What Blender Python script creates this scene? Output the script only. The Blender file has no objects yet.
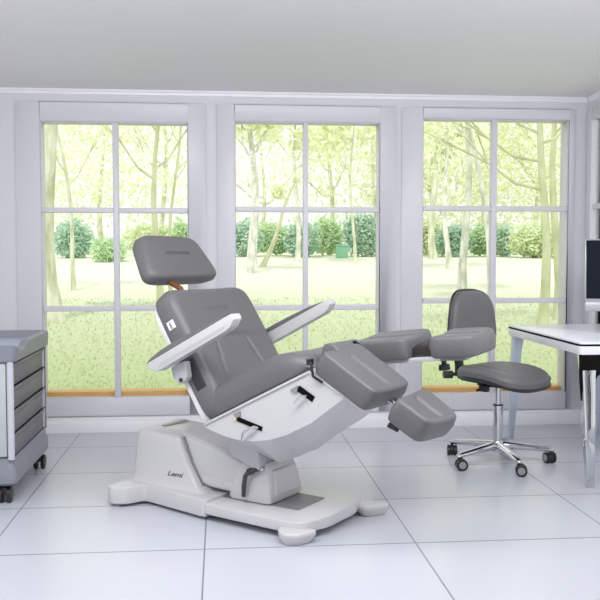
import bpy, bmesh, math, random
from mathutils import Vector, Matrix
random.seed(7)
K = 1.2/1.1            # every length below is given in units of 1/K metre
R = math.radians
D = bpy.data
C = bpy.context.scene.collection
sc = bpy.context.scene

# ------------------------------------------------------------------ camera, sky, sun, fill lights, exposure
cam = D.objects.new('camera', D.cameras.new('camera')); C.objects.link(cam)
cam.data.sensor_fit = 'HORIZONTAL'; cam.data.sensor_width = 36
cam.data.lens = 36*876/600
cam.location = (0, 0, 1.2)
cam.rotation_euler = (R(90-3.0), 0, R(-5.2))
cam.data.clip_end = 400
sc.camera = cam

w = D.worlds.new('sky'); sc.world = w; w.use_nodes = True
bg = w.node_tree.nodes['Background']
bg.inputs['Color'].default_value = (1.0, .995, 1.0, 1)
bg.inputs['Strength'].default_value = 1.12

sun = D.objects.new('sun', D.lights.new('sun', 'SUN')); C.objects.link(sun)
sun.data.energy = 1.35; sun.data.angle = R(3); sun.data.color = (1, .98, .9)
sun.rotation_euler = (R(28), 0, R(-20))

def area(name, loc, rot, sx, sy, power, col):
    l = D.lights.new(name, 'AREA'); l.shape = 'RECTANGLE'; l.size = sx*K; l.size_y = sy*K
    l.energy = power; l.color = col
    o = D.objects.new(name, l); C.objects.link(o); o.location = Vector(loc)*K; o.rotation_euler = rot
    return o
area('overhead_fill', (0.3, 2.4, 1.94), (R(36), 0, 0), 3.4, .5, 66, (.985, .985, 1))  # unseen fill light, added overhead to brighten the room
area('rear_fill', (-0.6, -0.9, 1.45), (R(93), 0, R(-9)), 3.0, 1.1, 7, (.985, .985, 1))  # weak fill light added behind the camera

sc.view_settings.view_transform = 'Standard'
sc.view_settings.look = 'None'
sc.view_settings.gamma = 1
sc.view_settings.exposure = 0.0

# ------------------------------------------------------------------ materials
def nm(name):
    m = D.materials.new(name); m.use_nodes = True
    nt = m.node_tree; return m, nt, nt.nodes, nt.links, nt.nodes['Principled BSDF']
def mat(name, col, rough=.5, metal=0, var=0.0, scale=8, bump=0, bscale=200, coat=0, spec=.5):
    m, nt, N, L, P = nm(name)
    P.inputs['Roughness'].default_value = rough; P.inputs['Metallic'].default_value = metal
    P.inputs['Specular IOR Level'].default_value = spec
    P.inputs['Coat Weight'].default_value = coat; P.inputs['Coat Roughness'].default_value = .15
    tc = N.new('ShaderNodeTexCoord')
    nz = N.new('ShaderNodeTexNoise'); nz.inputs['Scale'].default_value = scale; nz.inputs['Detail'].default_value = 4
    L.new(tc.outputs['Object'], nz.inputs['Vector'])
    mx = N.new('ShaderNodeMix'); mx.data_type = 'RGBA'
    a = [max(0, c*(1-var)) for c in col]; b = [min(1, c*(1+var)) for c in col]
    mx.inputs['A'].default_value = (*a, 1); mx.inputs['B'].default_value = (*b, 1)
    L.new(nz.outputs['Fac'], mx.inputs['Factor']); L.new(mx.outputs['Result'], P.inputs['Base Color'])
    if bump:
        n2 = N.new('ShaderNodeTexNoise'); n2.inputs['Scale'].default_value = bscale
        L.new(tc.outputs['Object'], n2.inputs['Vector'])
        bp = N.new('ShaderNodeBump'); bp.inputs['Strength'].default_value = bump; bp.inputs['Distance'].default_value = .002
        L.new(n2.outputs['Fac'], bp.inputs['Height']); L.new(bp.outputs['Normal'], P.inputs['Normal'])
    return m
M = {}
M['wall'] = mat('painted wall', (.70, .698, .742), .55, var=.02, scale=2)
M['frame'] = mat('white lacquered wood', (.69, .688, .738), .35, var=.015, scale=3)
M['ceiling'] = mat('ceiling paint', (.84, .82, .835), .7, var=.02, scale=1.5)
M['trim'] = mat('white trim', (.88, .87, .91), .3, var=.01)
M['wood'] = mat('honey pine', (.72, .42, .14), .5, var=.12, scale=12)
M['vinyl'] = mat('grey vinyl', (.138, .134, .142), .42, var=.03, scale=5, bump=.12, bscale=500)
M['vinyl_seam'] = mat('grey vinyl piping', (.12, .117, .122), .45)
M['vinyl_dark'] = mat('dark grey vinyl', (.035, .03, .03), .5, var=.1)  # dark tone; on the pad bracket it carries shade
M['plastic'] = mat('white moulded plastic', (.59, .585, .60), .3, var=.01, coat=.15)
M['plastic_shade'] = mat('shaded white plastic', (.50, .50, .52), .35, var=.02)  # shaded copy of the white plastic, darker by colour alone
M['tabgrey'] = mat('mid grey plastic', (.28, .28, .29), .4)
M['recess'] = mat('dark recess', (.004, .004, .004), .7, spec=.1)  # near-black that paints the shade inside gaps and slots
M['track'] = mat('grey rubber track', (.22, .22, .23), .5, var=.1)
M['lever'] = mat('dark grey lever plastic', (.05, .05, .055), .4)
M['black'] = mat('black plastic', (.015, .015, .017), .4)
M['chrome'] = mat('polished chrome', (.62, .63, .66), .07, metal=1)
M['steel'] = mat('brushed steel', (.5, .45, .38), .3, metal=1)
M['rust'] = mat('brown leather strap', (.16, .06, .02), .5)
M['stoolgrey'] = mat('stool grey vinyl', (.145, .142, .149), .45, var=.03, bump=.1, bscale=500)
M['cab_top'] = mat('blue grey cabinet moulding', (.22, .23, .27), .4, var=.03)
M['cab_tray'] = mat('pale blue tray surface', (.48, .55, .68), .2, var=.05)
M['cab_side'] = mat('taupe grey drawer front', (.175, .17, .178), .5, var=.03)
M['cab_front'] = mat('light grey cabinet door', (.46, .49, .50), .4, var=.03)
M['cab_edge'] = mat('pale cabinet edge', (.55, .55, .62), .35)
M['desk_top'] = mat('white glass desk top', (.84, .86, .93), .3, var=.01, coat=.3)
M['desk_white'] = mat('white desk apron', (.80, .80, .87), .3)
M['desk_leg'] = mat('blue white enamel leg', (.55, .62, .74), .2, var=.1, coat=.4)
M['screen'] = mat('dark monitor screen', (.008, .012, .022), .5, spec=.1)
M['bezel'] = mat('silver monitor frame', (.42, .43, .47), .3, metal=.3)
M['tagwhite'] = mat('white woven label', (.85, .85, .86), .6)
M['tagred'] = mat('dark red print', (.15, .02, .03), .6)
M['logo'] = mat('dark logo print', (.13, .13, .14), .4)
M['gold'] = mat('cream plastic tip', (.75, .65, .42), .4)
M['util'] = mat('green painted metal', (.28, .58, .40), .5, var=.05)

m, nt, N, L, P = nm('window glass')
N.remove(P)
tr = N.new('ShaderNodeBsdfTransparent'); gl = N.new('ShaderNodeBsdfGlossy'); gl.inputs['Roughness'].default_value = .02
fr = N.new('ShaderNodeFresnel'); fr.inputs['IOR'].default_value = 1.12
tr.inputs['Color'].default_value = (.985, .995, .99, 1)
ms = N.new('ShaderNodeMixShader'); L.new(fr.outputs[0], ms.inputs[0]); L.new(tr.outputs[0], ms.inputs[1]); L.new(gl.outputs[0], ms.inputs[2])
L.new(ms.outputs[0], N['Material Output'].inputs['Surface']); M['glass'] = m

# floor tiles 0.8 x 0.6
m, nt, N, L, P = nm('glossy white floor tiles')
geo = N.new('ShaderNodeNewGeometry'); sep = N.new('ShaderNodeSeparateXYZ'); L.new(geo.outputs['Position'], sep.inputs[0])
def mth(op, a, b=None):
    n = N.new('ShaderNodeMath'); n.operation = op
    for i, v_ in enumerate((a, b)):
        if v_ is None: continue
        if isinstance(v_, (int, float)): n.inputs[i].default_value = v_
        else: L.new(v_, n.inputs[i])
    return n.outputs[0]
def line(sock, off, per, wd):
    q = mth('DIVIDE', mth('SUBTRACT', sock, off*K), per*K)
    fr_ = mth('ABSOLUTE', mth('SUBTRACT', q, mth('ROUND', q)))
    return mth('LESS_THAN', fr_, wd/per/2)
l1 = line(sep.outputs['X'], -.863, .80, .0055); l2 = line(sep.outputs['Y'], 3.235, .60, .008)
ln = mth('MAXIMUM', l1, l2)
nz = N.new('ShaderNodeTexNoise'); nz.inputs['Scale'].default_value = 1.1; nz.inputs['Detail'].default_value = 3
L.new(geo.outputs['Position'], nz.inputs['Vector'])
cr = N.new('ShaderNodeMix'); cr.data_type = 'RGBA'; cr.inputs['A'].default_value = (.55, .575, .65, 1); cr.inputs['B'].default_value = (.58, .59, .64, 1)
L.new(nz.outputs['Fac'], cr.inputs['Factor'])
c2 = N.new('ShaderNodeMix'); c2.data_type = 'RGBA'; c2.inputs['B'].default_value = (.19, .21, .25, 1)
L.new(ln, c2.inputs['Factor']); L.new(cr.outputs['Result'], c2.inputs['A']); L.new(c2.outputs['Result'], P.inputs['Base Color'])
P.inputs['Roughness'].default_value = .28; P.inputs['Specular IOR Level'].default_value = .4
M['floor'] = m

def leafmat(name, a, b, trans=.35):
    m, nt, N, L, P = nm(name)
    geo = N.new('ShaderNodeNewGeometry')
    rm = N.new('ShaderNodeMix'); rm.data_type = 'RGBA'
    rm.inputs['A'].default_value = (*a, 1); rm.inputs['B'].default_value = (*b, 1)
    L.new(geo.outputs['Random Per Island'], rm.inputs['Factor'])
    L.new(rm.outputs['Result'], P.inputs['Base Color']); P.inputs['Roughness'].default_value = .7
    P.inputs['Specular IOR Level'].default_value = .1
    t = N.new('ShaderNodeBsdfTranslucent'); L.new(rm.outputs['Result'], t.inputs['Color'])
    x = N.new('ShaderNodeMixShader'); x.inputs[0].default_value = trans
    L.new(P.outputs[0], x.inputs[1]); L.new(t.outputs[0], x.inputs[2]); L.new(x.outputs[0], N['Material Output'].inputs['Surface'])
    return m
M['leaf_yellow'] = leafmat('pale yellow green leaves', (.78, .82, .50), (.95, .97, .78))  # leaf tones below are paled to stand in for bright haze
M['leaf_pale'] = leafmat('very pale leaves', (.86, .92, .60), (.97, .98, .86))
M['leaf_green'] = leafmat('fresh green leaves', (.52, .74, .44), (.84, .92, .66))
M['leaf_sea'] = leafmat('blue green leaves', (.42, .64, .50), (.76, .87, .73))
M['leaf_lime'] = leafmat('lime leaves', (.72, .82, .50), (.92, .96, .76))
M['blade'] = leafmat('grass blades', (.48, .58, .30), (.56, .65, .35), .3)
def bark(name, a, b, sc_=6):
    m, nt, N, L, P = nm(name)
    tc = N.new('ShaderNodeTexCoord'); mp = N.new('ShaderNodeMapping'); mp.inputs['Scale'].default_value = (1, 1, .35)
    nz = N.new('ShaderNodeTexNoise'); nz.inputs['Scale'].default_value = sc_; nz.inputs['Detail'].default_value = 6
    L.new(tc.outputs['Object'], mp.inputs[0]); L.new(mp.outputs[0], nz.inputs['Vector'])
    cr = N.new('ShaderNodeValToRGB'); cr.color_ramp.elements[0].position = .38; cr.color_ramp.elements[1].position = .62
    cr.color_ramp.elements[0].color = (*a, 1); cr.color_ramp.elements[1].color = (*b, 1)
    L.new(nz.outputs['Fac'], cr.inputs[0]); L.new(cr.outputs[0], P.inputs['Base Color']); P.inputs['Roughness'].default_value = .9
    return m
M['bark_pale'] = bark('pale lichen bark', (.52, .54, .36), (.80, .80, .66))
M['bark_green'] = bark('green mossy bark', (.50, .53, .32), (.68, .70, .48))
M['bark_birch'] = bark('white birch bark', (.52, .54, .44), (.86, .86, .80), 9)
# lawn, paler with distance: bright haze put into the colour
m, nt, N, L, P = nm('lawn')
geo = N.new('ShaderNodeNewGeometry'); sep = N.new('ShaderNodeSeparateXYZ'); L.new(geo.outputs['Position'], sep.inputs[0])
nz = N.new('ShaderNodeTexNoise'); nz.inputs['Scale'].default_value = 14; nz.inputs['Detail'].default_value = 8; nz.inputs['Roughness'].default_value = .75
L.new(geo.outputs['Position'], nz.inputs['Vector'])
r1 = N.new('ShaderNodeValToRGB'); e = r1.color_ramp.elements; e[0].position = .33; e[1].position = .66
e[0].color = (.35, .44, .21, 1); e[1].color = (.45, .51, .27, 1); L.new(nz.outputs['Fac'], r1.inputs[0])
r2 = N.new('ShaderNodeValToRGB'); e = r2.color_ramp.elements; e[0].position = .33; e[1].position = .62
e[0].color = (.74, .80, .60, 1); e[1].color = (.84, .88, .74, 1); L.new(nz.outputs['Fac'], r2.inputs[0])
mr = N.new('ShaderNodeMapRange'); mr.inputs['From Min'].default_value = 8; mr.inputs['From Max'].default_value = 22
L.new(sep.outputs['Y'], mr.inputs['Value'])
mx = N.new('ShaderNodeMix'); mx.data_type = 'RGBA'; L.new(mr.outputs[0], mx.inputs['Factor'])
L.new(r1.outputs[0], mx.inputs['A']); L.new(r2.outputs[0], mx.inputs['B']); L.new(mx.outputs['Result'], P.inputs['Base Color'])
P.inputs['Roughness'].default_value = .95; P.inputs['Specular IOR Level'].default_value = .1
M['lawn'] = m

# ------------------------------------------------------------------ mesh helpers
class MB:
    def __init__(s): s.v = []; s.f = []
    def add(s, vs, fs):
        o = len(s.v); s.v += [Vector(p) for p in vs]; s.f += [tuple(i+o for i in f) for f in fs]; return s
    def loft(s, rings, cap=True, closed=True):
        n = len(rings[0]); vs = [p for r in rings for p in r]; fs = []
        for i in range(len(rings)-1):
            for j in range(n if closed else n-1):
                k = (j+1) % n; fs.append((i*n+j, i*n+k, (i+1)*n+k, (i+1)*n+j))
        if cap:
            fs.append(tuple(range(n))[::-1]); fs.append(tuple((len(rings)-1)*n+j for j in range(n)))
        return s.add(vs, fs)
    def box(s, x0, x1, y0, y1, z0, z1):
        return s.loft([[(x0, y0, z), (x1, y0, z), (x1, y1, z), (x0, y1, z)] for z in (z0, z1)])
    def prism(s, poly, d0, d1, axis='y'):
        def P3(p, d):
            return {'y': (p[0], d, p[1]), 'z': (p[0], p[1], d), 'x': (d, p[0], p[1])}[axis]
        return s.loft([[P3(p, d) for p in poly] for d in (d0, d1)])
    def tube(s, pts, r, n=12, cap=True):
        pts = [Vector(p) for p in pts]; rs = r if isinstance(r, (list, tuple)) else [r]*len(pts)
        up = None; rings = []
        for i, p in enumerate(pts):
            t = (pts[min(i+1, len(pts)-1)]-pts[max(i-1, 0)]).normalized()
            if up is None:
                up = t.orthogonal().normalized()
            up = (up - t*up.dot(t)); up = up.normalized() if up.length > 1e-6 else t.orthogonal().normalized()
            b = t.cross(up)
            rings.append([p+(up*math.cos(a)+b*math.sin(a))*rs[i] for a in [2*math.pi*k/n for k in range(n)]])
        return s.loft(rings, cap)
    def disc(s, c, ax, r, h, n=24):
        c = Vector(c); ax = Vector(ax).normalized()
        return s.tube([c-ax*h/2, c+ax*h/2], r, n)
    def cushion(s, q, T, r=.03, n=5, crown=.008, groove=None, fr=None, rings=22, segs=72, warp=None, rb=.012):
        q = [Vector((a, b, 0)) for a, b in q]
        wd = min((q[1]-q[0]).length, (q[3]-q[0]).length)/2
        prof = [(.0, 0), (.5, 0), (1-1.3*rb/wd, 0)]
        for k in range(1, 4): a = k/3*math.pi/2; prof.append((1-(rb-rb*math.sin(a))/wd, rb-rb*math.cos(a)))
        prof.append((1+.004/wd, T*.5))
        for k in range(0, 6): a = k/5*math.pi/2; prof.append((1-(r-r*math.cos(a))/wd, T-r+r*math.sin(a)))
        last = prof[-1][0]
        for k in range(1, rings+1): prof.append((last*(1-k/rings), None))
        vs = []
        for ri, (rho, z) in enumerate(prof):
            for j in range(segs):
                a = 2*math.pi*(j+.5)/segs
                cu, su = math.cos(a), math.sin(a)
                d = (abs(cu)**n+abs(su)**n)**(-1/n)
                uu, vv = cu*d*rho, su*d*rho
                p = (q[0]*(1-uu)*(1-vv)+q[1]*(1+uu)*(1-vv)+q[2]*(1+uu)*(1+vv)+q[3]*(1-uu)*(1+vv))/4
                if z is None:
                    h = T+crown*(1-(rho/last)**2)
                    if groove: h -= groove(p.x, p.y)*min(1, (1-rho/last)*5)
                else: h = z
                p = Vector((p.x, p.y, h))
                if warp: p = warp(p)
                vs.append(fr @ p if fr else p)
        fs = []; nr = len(prof)
        for i in range(nr-1):
            for j in range(segs):
                k = (j+1) % segs; fs.append((i*segs+j, i*segs+k, (i+1)*segs+k, (i+1)*segs+j))
        return s.add(vs, fs)
def frame(o, ex, ey):
    ex = Vector(ex).normalized(); ey = Vector(ey).normalized(); ez = ex.cross(ey).normalized(); ey = ez.cross(ex)
    m = Matrix((ex, ey, ez)).transposed().to_4x4(); m.translation = Vector(o); return m
def slant(deg): return (math.cos(R(deg)), 0, math.sin(R(deg)))

def part(name, mb, m, parent=None, bevel=0, segs=3, sharp=32, smooth=True):
    bm = bmesh.new()
    vs = [bm.verts.new(p*K) for p in mb.v]
    for f in mb.f:
        try: bm.faces.new([vs[i] for i in f])
        except ValueError: pass
    bmesh.ops.remove_doubles(bm, verts=bm.verts, dist=1e-5)
    bmesh.ops.recalc_face_normals(bm, faces=bm.faces)
    if bevel:
        ed = [e for e in bm.edges if len(e.link_faces) == 2 and e.calc_face_angle(0) > R(22)]
        bmesh.ops.bevel(bm, geom=ed, offset=bevel*K, segments=segs, profile=.5, affect='EDGES', clamp_overlap=True)
    me = D.meshes.new(name); bm.to_mesh(me); bm.free()
    me.materials.append(M[m] if isinstance(m, str) else m)
    if smooth:
        me.polygons.foreach_set('use_smooth', [True]*len(me.polygons))
        me.set_sharp_from_angle(angle=R(sharp if not bevel else 60))
    o = D.objects.new(name, me); C.objects.link(o)
    if parent: o.parent = parent
    return o
def thing(name, label, cat, loc=(0, 0, 0), rz=0, group=None):
    o = D.objects.new(name, None); C.objects.link(o); o.location = Vector(loc)*K; o.rotation_euler = (0, 0, rz)
    o.empty_display_size = .1; o['label'] = label; o['category'] = cat
    if group: o['group'] = group
    return o
def tag(o, label, cat, group=None, kind=None):
    o['label'] = label; o['category'] = cat
    if group: o['group'] = group
    if kind: o['kind'] = kind
    return o
def struct(o): o['kind'] = 'structure'; return o
def lettering(txt, size, fr, m, parent, name='logo_lettering', shear=.35, depth=.0006, xs=1.2, bold=.0):
    cu = D.curves.new(name, 'FONT'); cu.body = txt; cu.size = size; cu.shear = shear; cu.extrude = depth; cu.offset = bold
    cu.align_x = 'CENTER'; cu.align_y = 'CENTER'
    tmp = D.objects.new(name, cu); C.objects.link(tmp)
    bpy.context.view_layer.update()
    me = D.meshes.new_from_object(tmp.evaluated_get(bpy.context.evaluated_depsgraph_get()))
    D.objects.remove(tmp)
    for v_ in me.vertices:
        v_.co = (fr @ Vector((v_.co.x*xs, v_.co.y, v_.co.z)))*K
    me.materials.clear(); me.materials.append(M[m])
    o = D.objects.new(name, me); C.objects.link(o); o.parent = parent; return o

# ------------------------------------------------------------------ room
YW = 5.476; XR = 2.345; XL = -2.1; YB = -2.6; HC = 2.10
struct(part('floor', MB().box(XL-.1, XR+.1, YB, YW+.16, -.12, 0), 'floor', smooth=False))
struct(part('ceiling', MB().box(XL-.1, XR+.1, YB, YW+.16, HC, HC+.15), 'ceiling', smooth=False))
wins = [(-1.085, -.193, .214, 1.905, (-.645, -.625), ((1.352, 1.384), (.748, .780))),
        (.092, 1.003, .214, 1.921, (.518, .549), ((1.362, 1.394), (.748, .780))),
        (1.275, 2.228, .208, 1.955, (1.722, 1.757), ((1.374, 1.406), (.786, .818)))]
wins[0] = (-1.085, -.193, .214, 1.905, (-.652, -.618), wins[0][5])
wb = MB(); xs = [XL-.1]+[a for w_ in wins for a in w_[:2]]+[XR+.1]
for i in range(0, 8, 2): wb.box(xs[i], xs[i+1], YW, YW+.14, 0, HC)
for x0, x1, z0, z1, _, _ in wins:
    wb.box(x0, x1, YW, YW+.14, 0, z0); wb.box(x0, x1, YW, YW+.14, z1, HC)
struct(part('wall_back', wb, 'wall', smooth=False))
lw = MB(); lw.box(XL-.05, XL, YB, 1.0, 0, HC).box(XL-.05, XL, 5.1, YW, 0, HC).box(XL-.05, XL, 1.0, 5.1, 0, .25).box(XL-.05, XL, 1.0, 5.1, 1.965, HC)
struct(part('wall_left', lw, 'wall', smooth=False))
def side_win(n, X, y0, y1, z0, z1, sg):
    root = D.objects.new('window_%d' % n, None); C.objects.link(root); struct(root); root.location = Vector((X, (y0+y1)/2, 0))*K
    a, b = y0-(y0+y1)/2, y1-(y0+y1)/2
    def bx_(xa, xb, *q): return (min(sg*xa, sg*xb), max(sg*xa, sg*xb), *q)
    f = MB(); f.box(*bx_(-.014, .05, a-.05, a+.03, .12, 2.02)).box(*bx_(-.014, .05, b-.03, b+.05, .12, 2.02)).box(*bx_(-.0139, .05, a, b, z1-.02, 2.02)).box(*bx_(-.0139, .05, a, b, .12, z0+.03))
    part('window_frame', f, 'frame', root, bevel=.006, segs=2)
    m_ = max(2, round((y1-y0)/.62)); ms = [a+(b-a)*i/m_ for i in range(m_+1)]
    for yy in ms[1:-1]: part('mullion', MB().box(*bx_(-.004, .045, yy-.018, yy+.018, z0, z1)), 'frame', root, bevel=.004)
    for q in (1.40, .80): part('glazing_bar', MB().box(*bx_(0, .04, a, b, q-.016, q+.016)), 'frame', root, bevel=.004)
    for i in range(m_): part('glass_pane', MB().box(*bx_(.018, .024, ms[i]+(.03 if i == 0 else .017), ms[i+1]-(.03 if i == m_-1 else .017), z0+.03, z1-.02)), 'glass', root, smooth=False)
side_win(5, XL, 1.0, 5.1, .25, 1.965, -1)  # unseen window, added to bring daylight onto the floor
# right wall, tall window at the corner; its unseen length added for daylight
rw = MB(); ry0, ry1, rz0, rz1 = 1.2, 5.40, .25, 1.965
rw.box(XR, XR+.05, YB, ry0, 0, HC).box(XR, XR+.05, ry1, YW, 0, HC).box(XR, XR+.05, ry0, ry1, 0, rz0).box(XR, XR+.05, ry0, ry1, rz1, HC)
struct(part('wall_right', rw, 'wall', smooth=False))
leaf = [(-1.232, -.084), (-.018, 1.105), (1.14, 2.268)]
def win(n, x0, x1, z0, z1, mull, rails, lx):
    root = D.objects.new('window_%d' % n, None); C.objects.link(root); struct(root)
    root.location = Vector(((x0+x1)/2, YW, 0))*K
    ox = (x0+x1)/2
    f = MB(); a, b = lx[0]-ox, lx[1]-ox; u0, u1 = x0-ox, x1-ox; zt = 2.02; zb = .10
    f.box(a, u0, -.010, .0, zb, zt).box(u1, b, -.010, .0, zb, zt).box(u0, u1, -.010, .0, z1, zt).box(u0, u1, -.010, .0, zb, z0)
    part('window_frame', f, 'frame', root, bevel=.002, segs=1)
    r = MB(); t = .007
    r.box(u0, u0+t, .0, .09, z0, z1).box(u1-t, u1, .0, .09, z0, z1).box(u0, u1, .0, .09, z1-t, z1)
    part('window_lining', r, 'frame', root, bevel=.002, segs=1)
    ys = (-.01, .045)
    part('mullion', MB().box(mull[0]-ox, mull[1]-ox, ys[0], ys[1], z0, z1-t), 'frame', root, bevel=.004)
    for q0, q1 in rails:
        for s0, s1 in ((u0+t, mull[0]-ox), (mull[1]-ox, u1-t)):
            part('glazing_bar', MB().box(s0, s1, ys[0]+.004, ys[1]-.002, q0, q1), 'frame', root, bevel=.004)
    zz = [z0]+sorted([c for q in rails for c in q])+[z1-t]
    for i in range(0, 6, 2):
        for s0, s1 in ((u0+t, mull[0]-ox), (mull[1]-ox, u1-t)):
            part('glass_pane', MB().box(s0-.002, s1+.002, .018, .024, zz[i]-.002, zz[i+1]+.002), 'glass', root, smooth=False)
    s = part('window_sill', MB().box(u0+t, u1-t, .05, .17, z0-.005, z0+.028), 'wood', root, bevel=.004)
    s['label'] = 'orange wooden outer sill'
for i, w_ in enumerate(wins): win(i+1, *w_, leaf[i])
side_win(4, XR, ry0, ry1, rz0, rz1, 1)

bb = [(0, 0), (-.030, 0), (-.030, .055), (-.022, .070), (-.012, .078), (-.010, .090), (0, .094)]
struct(part('baseboard_back', MB().loft([[(x, YW+p[0], p[1]) for p in bb] for x in (XL, XR)]), 'trim'))
struct(part('baseboard_right', MB().loft([[(XR+p[0], y, p[1]) for p in bb] for y in (YB, YW-.03)]), 'trim'))
struct(part('baseboard_left', MB().loft([[(XL-p[0], y, p[1]) for p in bb] for y in (YB, YW-.03)]), 'trim'))
cn = [(0, HC), (-.016, HC), (-.016, HC-.010), (-.010, HC-.016), (-.008, HC-.030), (0, HC-.034)]
struct(part('trim_1', MB().loft([[(x, YW+p[0], p[1]) for p in cn] for x in (XL, XR)]), 'trim'))
struct(part('trim_2', MB().loft([[(XR+p[0], y, p[1]) for p in cn] for y in (YB, YW-.045)]), 'trim'))

# ------------------------------------------------------------------ garden
def gz(y): return -.10 + (0.060*(y-8.5) if y > 8.5 else 0)
def ground(y):
    y = min(y, 30)
    return gz(y)
rows = [YW+.16, 6.5, 8.5, 12, 18, 26, 34, 42, 60, 90]
g = MB(); cols = 20
vs = []
for y in rows:
    for i in range(cols+1): vs.append((-45+90*i/cols, y, ground(y)))
g.add(vs, [(r_*(cols+1)+i, r_*(cols+1)+i+1, (r_+1)*(cols+1)+i+1, (r_+1)*(cols+1)+i) for r_ in range(len(rows)-1) for i in range(cols)])
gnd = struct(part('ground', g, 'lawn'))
gr = MB()
for k in range(20000):
    y = 6.0+9.5*random.random()**1.6; x = random.uniform(-.36*y-.6, .44*y+.6)
    h = random.uniform(.015, .04); a = random.uniform(0, math.pi); wd = .002+.0006*y; z = ground(y)
    dx, dy = math.cos(a)*wd, math.sin(a)*wd; lx_, ly_ = random.gauss(0, .02), random.gauss(0, .02)
    gr.add([(x-dx, y-dy, z-.005), (x+dx, y+dy, z-.005), (x+lx_, y+ly_, z+h)], [(0, 1, 2)])
tag(part('grass', gr, 'blade', smooth=False), 'short pale green lawn grass outside the tall windows', 'grass', kind='stuff')

def leaves(mb, c, rad, n, size, hollow=.0, flat=1.0):
    for _ in range(n):
        while True:
            p = Vector((random.uniform(-1, 1), random.uniform(-1, 1), random.uniform(-1, 1)))
            if hollow < p.length <= 1: break
        p = Vector((c[0]+p.x*rad[0], c[1]+p.y*rad[1], c[2]+p.z*rad[2]))
        a = Vector((random.gauss(0, 1), random.gauss(0, 1), random.gauss(0, 1))).normalized()
        b = a.orthogonal().normalized(); s = size*random.uniform(.6, 1.3)
        mb.add([p-a*s, p+b*s*.5, p+a*s, p-b*s*.5], [(0, 1, 2, 3)])
def tree(name, label, group, x, y, h, r, bark_, lm, lean=(0, 0), nbr=6, crown=None, nl=700, ls=.12, brs=None, first=.35, seed=1):
    random.seed(seed)
    z = ground(y)
    t = thing(name, label, 'tree', (x, y, z), group=group)
    tr_ = MB(); pts = []; n = 9
    for i in range(n):
        k = i/(n-1); pts.append(Vector((lean[0]*k*h+.015*h*math.sin(k*7+seed), lean[1]*k*h, -.05+k*h)))
    tr_.tube(pts, [r*(1-.75*i/(n-1))*(1.25 if i == 0 else 1) for i in range(n)], 10)
    lf = MB()
    if brs is None:
        brs = [(random.uniform(first, .9), random.choice((-1, 1))*random.uniform(.4, 1.0), random.uniform(.35, .9)) for _ in range(nbr)]
    for k, sx, up_ in brs:
        i = k*(n-1); i0 = min(int(i), n-2); p0 = pts[i0].lerp(pts[i0+1], i-i0)
        ln_ = h*.38*(1.15-k)
        p1 = p0+Vector((sx*ln_*.45, random.uniform(-.2, .2)*ln_, up_*ln_*.5)); p2 = p0+Vector((sx*ln_, random.uniform(-.4, .4)*ln_, up_*ln_*1.15))
        rr = r*(1-.75*k)*.55
        tr_.tube([p0, p0.lerp(p1, .5)+Vector((0, 0, -.02*h)), p1, p1.lerp(p2, .5), p2], [rr, rr*.85, rr*.65, rr*.45, rr*.2], 7)
        for q in range(2):
            p3 = p1+Vector((sx*ln_*random.uniform(.1, .5), random.uniform(-.3, .3)*ln_, ln_*random.uniform(.2, .7)))
            tr_.tube([p1, p1.lerp(p3, .5), p3], [rr*.5, rr*.35, rr*.12], 6)
            leaves(lf, p3, (ln_*.45, ln_*.45, ln_*.35), nl//(len(brs)*4)+1, ls)
        leaves(lf, p2, (ln_*.5, ln_*.5, ln_*.4), nl//(len(brs)*2)+1, ls)
    if crown:
        cx, cz, rx, rz_, nn = crown
        leaves(lf, (cx, 0, cz), (rx, rx*.8, rz_), nn, ls)
    part('trunk', tr_, bark_, t)
    if lf.v: part('foliage', lf, lm, t, smooth=False)
    return t
def gx(px, y): return (px-220)*y/876.0    # lateral offset of something seen at that column of the photo
T_ = 'park trees beyond the windows'
tree('garden_tree', 'thick pale trunk close behind the left edge of the leftmost window', T_, gx(52, 12.6), 12.6, 4.6, .195, 'bark_pale', 'leaf_pale', brs=[(.75, .6, .8), (.85, -.6, .6)], nl=200, seed=3)
tree('garden_tree', 'thin forked tree in the left half of the leftmost window', T_, gx(80, 17), 17, 4.5, .045, 'bark_pale', 'leaf_pale', lean=(-.10, 0), brs=[(.45, .7, 1.0), (.5, -.6, 1.1), (.7, .6, .9)], nl=400, ls=.07, seed=5)
tree('garden_tree', 'slender branching tree in the right half of the leftmost window', T_, gx(157, 13), 13, 4.6, .055, 'bark_green', 'leaf_yellow', lean=(.02, 0), brs=[(.45, -.8, .8), (.48, .8, .9), (.6, -.6, 1.), (.62, .7, .9), (.75, .5, 1)], nl=420, ls=.06, seed=8)
tree('garden_tree', 'very thin sapling at the right edge of the leftmost window', T_, gx(170, 15), 15, 4.2, .035, 'bark_green', 'leaf_pale', lean=(.05, 0), brs=[(.5, .6, 1.), (.65, -.5, 1.)], nl=260, ls=.06, seed=9)
tree('garden_tree', 'white birch trunk at the left of the middle window', T_, gx(254, 21), 21, 4.6, .13, 'bark_birch', 'leaf_pale', lean=(-.02, 0), nl=900, ls=.11, first=.6, seed=11)
tree('garden_tree', 'leaning pale trunk sloping up to the right in the middle window', T_, gx(262, 23), 23, 2.3, .075, 'bark_green', 'leaf_pale', lean=(.38, 0), brs=[(.8, -.9, .35), (.95, .5, .9)], nl=200, ls=.11, seed=12)
tree('garden_tree', 'slim whitish trunk left of the middle window bar', T_, gx(296, 25), 25, 5.0, .08, 'bark_birch', 'leaf_pale', nl=900, ls=.13, first=.5, seed=13)
tree('garden_tree', 'thin trunk in the right half of the middle window', T_, gx(353, 24), 24, 5.0, .05, 'bark_pale', 'leaf_yellow', nl=700, ls=.12, first=.45, seed=14)
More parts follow.
